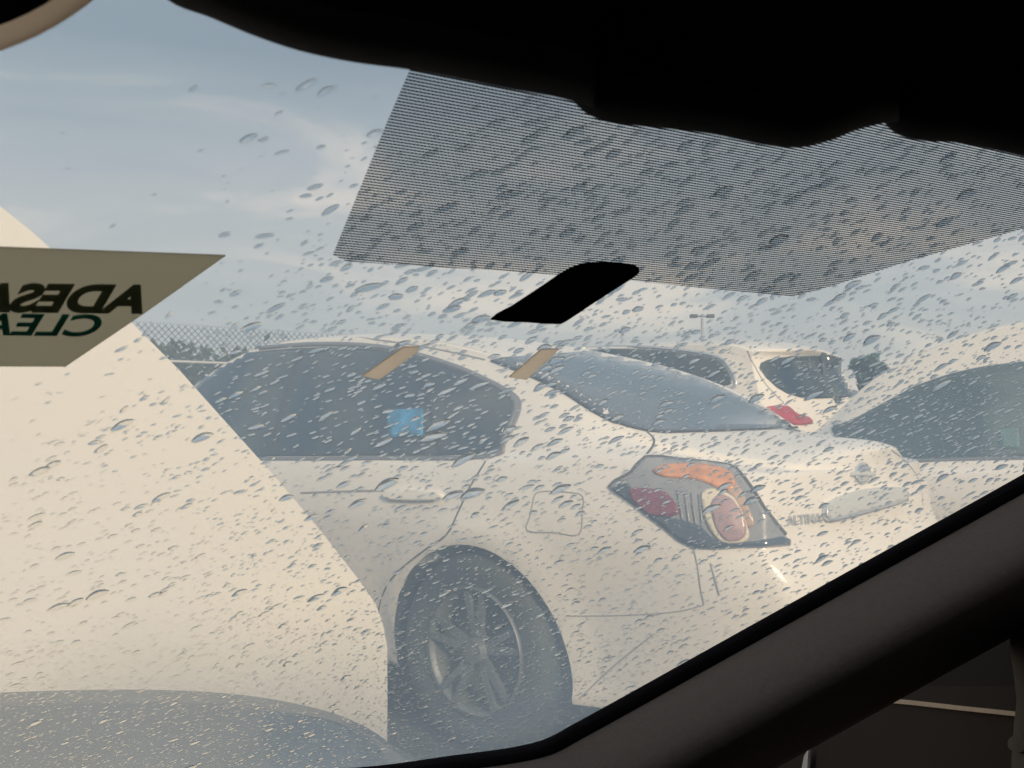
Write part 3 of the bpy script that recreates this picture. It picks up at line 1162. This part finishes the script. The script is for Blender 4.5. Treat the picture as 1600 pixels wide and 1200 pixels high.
# sticker, read from behind
stk = flat('service_sticker', [(-260, 376), (0, 385), (352, 398), (222, 490), (102, 571), (-260, 570)], -.0060, mat('sticker_back', (.36, .30, .22), .9, spec=.05, noise=.05, nscale=9), ws, label='brown service sticker with mirrored lettering')


def mirrored(name, body_, o, ux, uy, m, parent, size=1, bold=.02, off=-.0069):
    tv, tf = text_mesh(body_, size, 0, bold)
    V = [wp(o[0] + ux[0] * p.x + uy[0] * p.y, o[1] + ux[1] * p.x + uy[1] * p.y, off) for p in tv]
    k = len(V)
    V += [v - NN * .0003 for v in V]
    F = [tuple(f) for f in tf] + [tuple(i + k for i in f)[::-1] for f in tf]
    return mesh_obj(name, V, F, m, parent, smooth=False)


mirrored('lettering', 'ADESA', (218, 487), (-87, -1), (34, -58), M['inkdark'], stk, bold=.045)
mirrored('lettering', 'CLEAR', (150, 524), (-80, -1), (28, -46), M['inkteal'], stk, bold=.02)
for mm, wgt in ((M['reflection'], .92), (stk.data.materials[0], .62), (M['inkteal'], .45), (M['inkdark'], .6), (M['beigerim'], .81)):
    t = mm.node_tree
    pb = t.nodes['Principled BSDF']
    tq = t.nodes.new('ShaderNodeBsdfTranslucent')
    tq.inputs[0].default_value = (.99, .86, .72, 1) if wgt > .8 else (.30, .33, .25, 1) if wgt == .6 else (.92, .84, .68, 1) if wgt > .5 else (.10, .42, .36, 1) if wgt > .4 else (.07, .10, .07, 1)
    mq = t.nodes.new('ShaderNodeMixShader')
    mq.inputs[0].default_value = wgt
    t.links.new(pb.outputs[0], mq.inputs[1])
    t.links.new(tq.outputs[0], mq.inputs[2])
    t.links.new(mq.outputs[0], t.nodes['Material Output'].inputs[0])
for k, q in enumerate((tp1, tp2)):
    flat('reflection_strip', q, -.0052, M['reflection'], ws, label=('left' if k == 0 else 'right') + ' one of two beige reflections in the glass, put in as strips')  # windshield reflections put in as translucent strips

# ------------------------------------------------------------------ raindrops on the outer face
WM = bpy.data.materials.new('rain_water')
WM.use_nodes = True
t = WM.node_tree
t.nodes.clear()
no = t.nodes.new('ShaderNodeOutputMaterial')
rf = t.nodes.new('ShaderNodeBsdfRefraction')
rf.inputs['IOR'].default_value = 1.33
rf.inputs['Roughness'].default_value = 0.0
rf.inputs['Color'].default_value = (.97, .98, .98, 1)
gl_ = t.nodes.new('ShaderNodeBsdfGlossy')
gl_.inputs['Roughness'].default_value = .0
fz = t.nodes.new('ShaderNodeFresnel')
fz.inputs['IOR'].default_value = 1.33
ms = t.nodes.new('ShaderNodeMixShader')
t.links.new(fz.outputs[0], ms.inputs[0])
t.links.new(rf.outputs[0], ms.inputs[1])
t.links.new(gl_.outputs[0], ms.inputs[2])
t.links.new(ms.outputs[0], no.inputs[0])


def drop_data(nseg, nring, seed):
    rnd = random.Random(seed)
    ph = [rnd.uniform(0, 6.28) for _ in range(3)]
    am = [.10 * rnd.random(), .09 * rnd.random(), .05 * rnd.random()]
    V, F = [], []

    def rad(a):
        return 1 + am[0] * math.cos(a + ph[0]) + am[1] * math.cos(2 * a + ph[1]) + am[2] * math.cos(3 * a + ph[2])
    for i in range(nring):
        f = i / nring
        rr = math.cos(f * math.pi / 2) ** .9
        zz = 1 - rr * rr
        for k in range(nseg):
            a = 2 * math.pi * k / nseg
            V.append((rr * rad(a) * math.cos(a), rr * rad(a) * math.sin(a), zz * (1 + .36 * rr * math.sin(a))))
    V.append((0, 0, 1))
    top = len(V) - 1
    for i in range(nring - 1):
        for k in range(nseg):
            k2 = (k + 1) % nseg
            F.append((i * nseg + k, i * nseg + k2, (i + 1) * nseg + k2, (i + 1) * nseg + k))
    for k in range(nseg):
        F.append(((nring - 1) * nseg + k, (nring - 1) * nseg + (k + 1) % nseg, top))
    # the flat foot has its own ring so that its edge stays sharp
    b = len(V)
    V += [V[k] for k in range(nseg)]
    V.append((0, 0, 0))
    for k in range(nseg):
        F.append((b + (k + 1) % nseg, b + k, b + nseg))
    return V, F


AXD = (RT * .80 + SS * .60)          # the way the drops are drawn out on the glass
AYD = NN.cross(AXD).normalized()
if AYD.dot(SS) < 0:
    AYD = -AYD
AXD = AYD.cross(NN).normalized()

BORD = [(0, 0), (270, 0), (640, 108), (900, 160), (1240, 232), (1390, 200), (1600, 245), (1600, 742), (860, 1158), (600, 1195), (0, 1200)]


def dens(px, py):
    """drops per 100x100 px of the photograph and their median length there"""
    x, y = px / 1600, py / 1200
    # clear upper left corner
    k = (px * .75 + py * 1.0)
    if k < 420:
        return .15, 18
    if k < 640:
        return .9, 22
    if k < 760:
        return 4, 24
    dn = 12
    ln = 25
    if px > 500:
        dn = 13
    if py > 480:
        dn = 17
    if py > 480 and px < 500:
        dn = 11
        ln = 22
    if px > 1200 and py < 480:
        dn = 15
        ln = 21
    if px > 900 and py > 480:
        dn = 26
        ln = 17
    if py > 800 and px > 300:
        dn = 28
        ln = 14
    if py > 950:
        dn = 42
        ln = 12.5
    if py > 1060 or (px > 580 and py > 980):
        dn = 66
        ln = 10.5
    if px > 1280 and 560 < py < 740:
        dn = 44
        ln = 15
    return dn, ln


drops = []
rnd = random.Random(11)
for gy in range(-1, 13):
    for gx in range(-1, 17):
        dn, ln = dens(gx * 100 + 50, gy * 100 + 50)
        dn *= 4.6
        for _ in range(int(dn * 1.5 + rnd.random())):
            px, py = gx * 100 + rnd.random() * 100, gy * 100 + rnd.random() * 100
            dn2, ln2 = dens(px, py)
            dn2 *= 4.6
            if rnd.random() > dn2 / (dn * 1.5) or not inside((px, py), [(-100, -20), (1700, -20), (1700, 690), (860, 1168), (600, 1205), (-100, 1215)]):
                continue
            q = wp(px, py, .0)
            l_ = ln2 * math.exp(rnd.gauss(-.92, .55))
            drops.append((px, py, min(l_, 44)))
for q in ((478, 132, 40), (420, 133, 26), (508, 142, 28), (388, 216, 30), (440, 238, 24), (492, 292, 28), (516, 328, 32), (415, 368, 34), (585, 208, 26)):
    drops.append(q)
accepted = []
grid = {}
drops.sort(key=lambda d: -d[2])
for px, py, l_ in drops:
    cx, cyy = int(px // 45), int(py // 45)
    bad = False
    for a in (-1, 0, 1):
        for b in (-1, 0, 1):
            for (qx, qy, ql) in grid.get((cx + a, cyy + b), []):
                dx, dy = px - qx, (py - qy) * 2.2
                if dx * dx + dy * dy < ((l_ + ql) * .31) ** 2:
                    bad = True
    if bad:
        continue
    grid.setdefault((cx, cyy), []).append((px, py, l_))
    accepted.append((px, py, l_))
shapes = [drop_data(18, 6, 40 + k) for k in range(10)]
dm = []
for k, (V, F) in enumerate(shapes):
    me = bpy.data.meshes.new('raindrop')
    me.from_pydata(V, [], F)
    me.materials.append(WM)
    sm_ = [True] * len(me.polygons)
    for i in range(len(F) - 18, len(F)):
        sm_[i] = False
    me.polygons.foreach_set('use_smooth', sm_)
    dm.append(me)
small = [drop_data(10, 3, 80 + k) for k in range(8)]
SV, SF, SS_ = [], [], []
for i, (px, py, l_) in enumerate(accepted):
    q = wp(px, py, .0003)
    depth = (q - EYE).dot(CR @ Vector((0, 1, 0)))
    # length in the picture -> half length on the glass
    e1 = wp(px, py)
    ddx = AXD * .001
    a_, b_ = proj(e1 - ddx), proj(e1 + ddx)
    pxm = math.hypot(a_[0] - b_[0], a_[1] - b_[1]) / .002
    hl = l_ / pxm / 2
    el = min(1, max(0, (px + py * .6 - 200) / 1100))
    hw = hl * rnd.uniform(.65, 1.25) * (.30 + .16 * el)
    hh = hw * rnd.uniform(.55, .90)
    rot = rnd.gauss(0, .20)
    X = AXD * math.cos(rot) + AYD * math.sin(rot)
    Y = NN.cross(X)
    mtx = Matrix(((X.x * hl, Y.x * hw, NN.x * hh, q.x), (X.y * hl, Y.y * hw, NN.y * hh, q.y), (X.z * hl, Y.z * hw, NN.z * hh, q.z), (0, 0, 0, 1)))
    if i < 300:
        o = bpy.data.objects.new('raindrop', dm[i % 10])
        o.matrix_world = mtx
        SC.collection.objects.link(o)
        o.parent = ws
    else:
        V, F = small[i % 8]
        b = len(SV)
        SV += [mtx @ Vector(v) for v in V]
        SF += [tuple(k + b for k in f) for f in F]
        SS_ += [True] * (len(F) - 10) + [False] * 10
o = mesh_obj('raindrops', SV, SF, WM, ws, smooth=False, kind='stuff')
o.data.polygons.foreach_set('use_smooth', SS_)
print('drops', len(accepted))

# ------------------------------------------------------------------ roof lining, mirror, console (black, close to the lens)
DV = CR @ Vector((0, 1, 0))


def blackslab(name, edge, depth, back, label=None, up=900, m=None):
    """a thick body whose lower rim runs along `edge` (photograph pixels) at `depth`, rounded under and rising above the frame"""
    pts = smooth_loop(edge, 5, False)
    rows = []
    for (du, dd) in ((0, 0), (-6, -.012), (-26, -.03), (-80, -.045), (-300, -.05), (-up, -.05)):
        rows.append([at(x, y + du, depth + dd) for x, y in pts])
    for (du, dd) in ((-up, back), (-60, back), (-8, back * .6)):
        rows.append([at(x, y + du, depth + dd) for x, y in pts])
    n = len(pts)
    V = [v for r in rows for v in r]
    F = []
    nr = len(rows)
    for i in range(nr):
        i2 = (i + 1) % nr
        for k in range(n - 1):
            F.append((i * n + k, i * n + k + 1, i2 * n + k + 1, i2 * n + k))
    F.append(tuple(i * n for i in range(nr)))
    F.append(tuple(i * n + n - 1 for i in range(nr))[::-1])
    o = mesh_obj(name, V, F, m or M['cabinblack'], OWN)
    if label:
        o['label'] = label
    return o


blackslab('mirror_housing', [(215, -60), (262, 0), (330, 28), (400, 57), (470, 80), (550, 97), (640, 109), (720, 124), (800, 140), (870, 152), (930, 170)], .235, .03, 'black rounded mirror housing')
blackslab('roof_console', [(880, 140), (905, 168), (925, 182), (960, 193), (1050, 202), (1120, 211), (1190, 226), (1245, 231), (1290, 222), (1340, 203), (1380, 193), (1405, 190)], .262, .02)
blackslab('roof_lining', [(1360, 150), (1385, 196), (1412, 214), (1450, 221), (1500, 224), (1600, 245), (1760, 285)], .30, .02)
# tan-rimmed round thing at the upper left corner
cx_, cy_ = -140, -350
V = []
for dd in (0, .0015):
    for r_ in (404, 452):
        V += [at(cx_ + r_ * math.cos(2 * math.pi * a / 96), cy_ + r_ * math.sin(2 * math.pi * a / 96), .21 + dd) for a in range(96)]
F = []
for a in range(96):
    b = (a + 1) % 96
    F += [(a, b, 96 + b, 96 + a), (192 + b, 192 + a, 288 + a, 288 + b), (96 + a, 96 + b, 288 + b, 288 + a), (b, a, 192 + a, 192 + b)]
mesh_obj('mirror_rim', V, F, M['beigerim'], OWN, smooth=False)
V = [at(cx_ + 414 * math.cos(2 * math.pi * a / 96), cy_ + 414 * math.sin(2 * math.pi * a / 96), .204) for a in range(96)]
V += [v - DV * .012 for v in V]
mesh_obj('mirror_back', V, [tuple(range(96)), tuple(range(96, 192))[::-1]] + [(a, (a + 1) % 96, 96 + (a + 1) % 96, 96 + a) for a in range(96)], M['cabinblack'], OWN, smooth=False)
# roof over the cabin
rc = [EYE + RT * a + FW * b + Vector((0, 0, c_)) for a, b, c_ in ((-1.1, .0, .21), (.75, .0, .21), (.7, -1.7, .26), (-1.1, -1.7, .26))]
rc2 = [v + Vector((0, 0, .05)) for v in rc]
mesh_obj('roof', rc + rc2, [(0, 1, 2, 3), (7, 6, 5, 4), (0, 4, 5, 1), (1, 5, 6, 2), (2, 6, 7, 3), (3, 7, 4, 0)], M['cabinblack'], OWN, smooth=False)


rw_ = [EYE + RT * a + FW * -1.7 + Vector((0, 0, c_)) for a, c_ in ((-1.1, .25), (.7, .25), (.72, -.9), (-1.1, -.9))]  # unseen slab added to keep the low sun off the pillar
rw2 = [v - FW * .05 for v in rw_]
mesh_obj('rear_sun_block', rw_ + rw2, [(0, 1, 2, 3), (7, 6, 5, 4), (0, 4, 5, 1), (1, 5, 6, 2), (2, 6, 7, 3), (3, 7, 4, 0)], M['cabinblack'], OWN, smooth=False)

def cabslab(name, c, u, v, t_):  # unseen slabs added to shut stray light out of the cabin
    V = [c, c + u, c + u + v, c + v]
    V += [q + t_ for q in V]
    mesh_obj(name, V, [(0, 3, 2, 1), (4, 5, 6, 7), (0, 1, 5, 4), (1, 2, 6, 5), (2, 3, 7, 6), (3, 0, 4, 7)], M['cabinblack'], OWN, smooth=False)


cabslab('floor_light_block', Vector((0, 0, .24)) + RT * -1.1 + FW * -1.7, RT * 1.82, FW * 2.5, Vector((0, 0, .03)))
cabslab('side_light_block', Vector((0, 0, .27)) + RT * .74 + FW * -1.7, FW * 1.75, Vector((0, 0, 1.08)), RT * .03)
cabslab('side_light_block', Vector((0, 0, .27)) + RT * -1.13 + FW * -1.7, FW * 2.3, Vector((0, 0, 1.08)), RT * .03)

# ------------------------------------------------------------------ pillar and door
def ribbon(name, rows, m, parent=OWN, close=False, smooth=True):
    n = len(rows[0])
    V = [v for r in rows for v in r]
    F = []
    for i in range(len(rows) - (0 if close else 1)):
        i2 = (i + 1) % len(rows)
        for k in range(n - 1):
            F.append((i * n + k, i * n + k + 1, i2 * n + k + 1, i2 * n + k))
    return mesh_obj(name, V, F, m, parent, smooth)


edge = smooth_loop([(300, 1222), (480, 1206), (600, 1196), (700, 1182), (790, 1170), (850, 1156), (900, 1130), (980, 1086), (1100, 1019), (1240, 941), (1400, 852), (1500, 797), (1600, 741), (1750, 658)], 5, False)


def wd_(px, py):
    return (wp(px, py) - EYE).dot(DV)


def prow(du, dd):
    du *= .85
    return [at(x + du * .45, y + du * .9, wd_(x, y) * (1 + dd)) for x, y in edge]


# black gasket, then the trim: swelling towards the cabin and turning under
ribbon('windshield_gasket', [prow(-1, .03), prow(-1, -.008), prow(12, -.02), prow(34, -.02), prow(40, .03)], M['cabinblack'], OWN, close=True)
pt = ribbon('pillar_trim', [prow(26, .02), prow(28, -.014), prow(34, -.030), prow(60, -.065), prow(90, -.10), prow(120, -.122), prow(145, -.132), prow(168, -.132), prow(190, -.12), prow(210, -.09), prow(228, -.05), prow(244, 0.0), prow(250, .05)], M['pillar'], OWN, close=True)
pt['label'] = 'dark cloth-grained windshield pillar trim'

DB = 1.02


def dq(px, py, dd=0.0):
    """point on the door card, which runs fore and aft to the right of the viewer"""
    d = ray(px, py)
    nrm = (RT * .8 - FW * .6).normalized()
    q0 = at(1450, 1100, DB + .06)
    return EYE + d * ((q0 - EYE).dot(nrm) / d.dot(nrm) + dd)


def plate(name, poly, dd, th, m, label=None, bev=True):
    V = [dq(x, y, dd) for x, y in poly]
    nrm = (RT * .8 - FW * .6).normalized()
    V += [v + nrm * th for v in V]
    n = len(poly)
    o = mesh_obj(name, V, [tuple(range(n))[::-1], tuple(n + i for i in range(n))] + [(i, (i + 1) % n, n + (i + 1) % n, n + i) for i in range(n)], m, OWN, smooth=False)
    if label:
        o['label'] = label
    return o


plate('door_card', [(1180, 1300), (1180, 1080), (1330, 1080), (1440, 1072), (1800, 1072), (1800, 1300)], 0, .03, M['doorpanel'])
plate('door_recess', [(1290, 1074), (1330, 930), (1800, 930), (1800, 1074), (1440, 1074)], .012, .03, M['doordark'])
plate('trim_strip', [(1375, 1090), (1420, 1094), (1500, 1103), (1586, 1112), (1586, 1119), (1500, 1110), (1420, 1101), (1375, 1097)], -.006, .005, M['tan'], 'thin tan strip along the door card')
plate('door_handle', smooth_loop([(1578, 1000), (1600, 975), (1700, 960), (1700, 1190), (1590, 1240), (1583, 1150), (1588, 1090)], 3), -.04, .03, M['greyplastic'])
plate('handle_knob', [(1590 + 16 * math.cos(a * .4), 1162 + 14 * math.sin(a * .4)) for a in range(16)], -.05, .02, M['greyplastic'])
plate('dash_end_reflection', [(1252, 1204), (1256, 1182), (1264, 1168), (1262, 1186), (1261, 1204)], -.06, .004, M['palegrey'])  # reflection in the dash-end gap, put in as a pale plate

# ------------------------------------------------------------------ own hood
hr = [(-250, 1320), (0, 1310), (200, 1300), (400, 1290), (600, 1275), (720, 1245), (790, 1215)]
hf = smooth_loop([(-250, 1094), (-100, 1085), (0, 1082), (130, 1078), (250, 1078), (350, 1083), (440, 1095), (520, 1114), (575, 1138), (620, 1168), (680, 1200)], 4, False)
rows = []
nh = len(hf)
hrr = [(hf[i][0] * .9 + 40 + (i / nh) * 60, 1330 - (i / nh) * 60) for i in range(nh)]
for s_ in range(9):
    u = s_ / 8
    rows.append([at(hf[i][0] * (1 - u) + hrr[i][0] * u, hf[i][1] * (1 - u ** 1.1) + hrr[i][1] * u ** 1.1, (1.75 - .45 * (i / nh)) * (1 - u) + (1.0 - .0 * (i / nh)) * u) for i in range(nh)])
front = [[v + Vector((0, 0, -dz)) + (v - EYE).normalized() * dy for v in rows[0]] for dz, dy in ((.5, .10), (.2, .085), (.06, .06), (.015, .025))]
hd = ribbon('hood', front + rows, M['hood'], OWN)
hd['label'] = 'dark wet hood below the windshield'
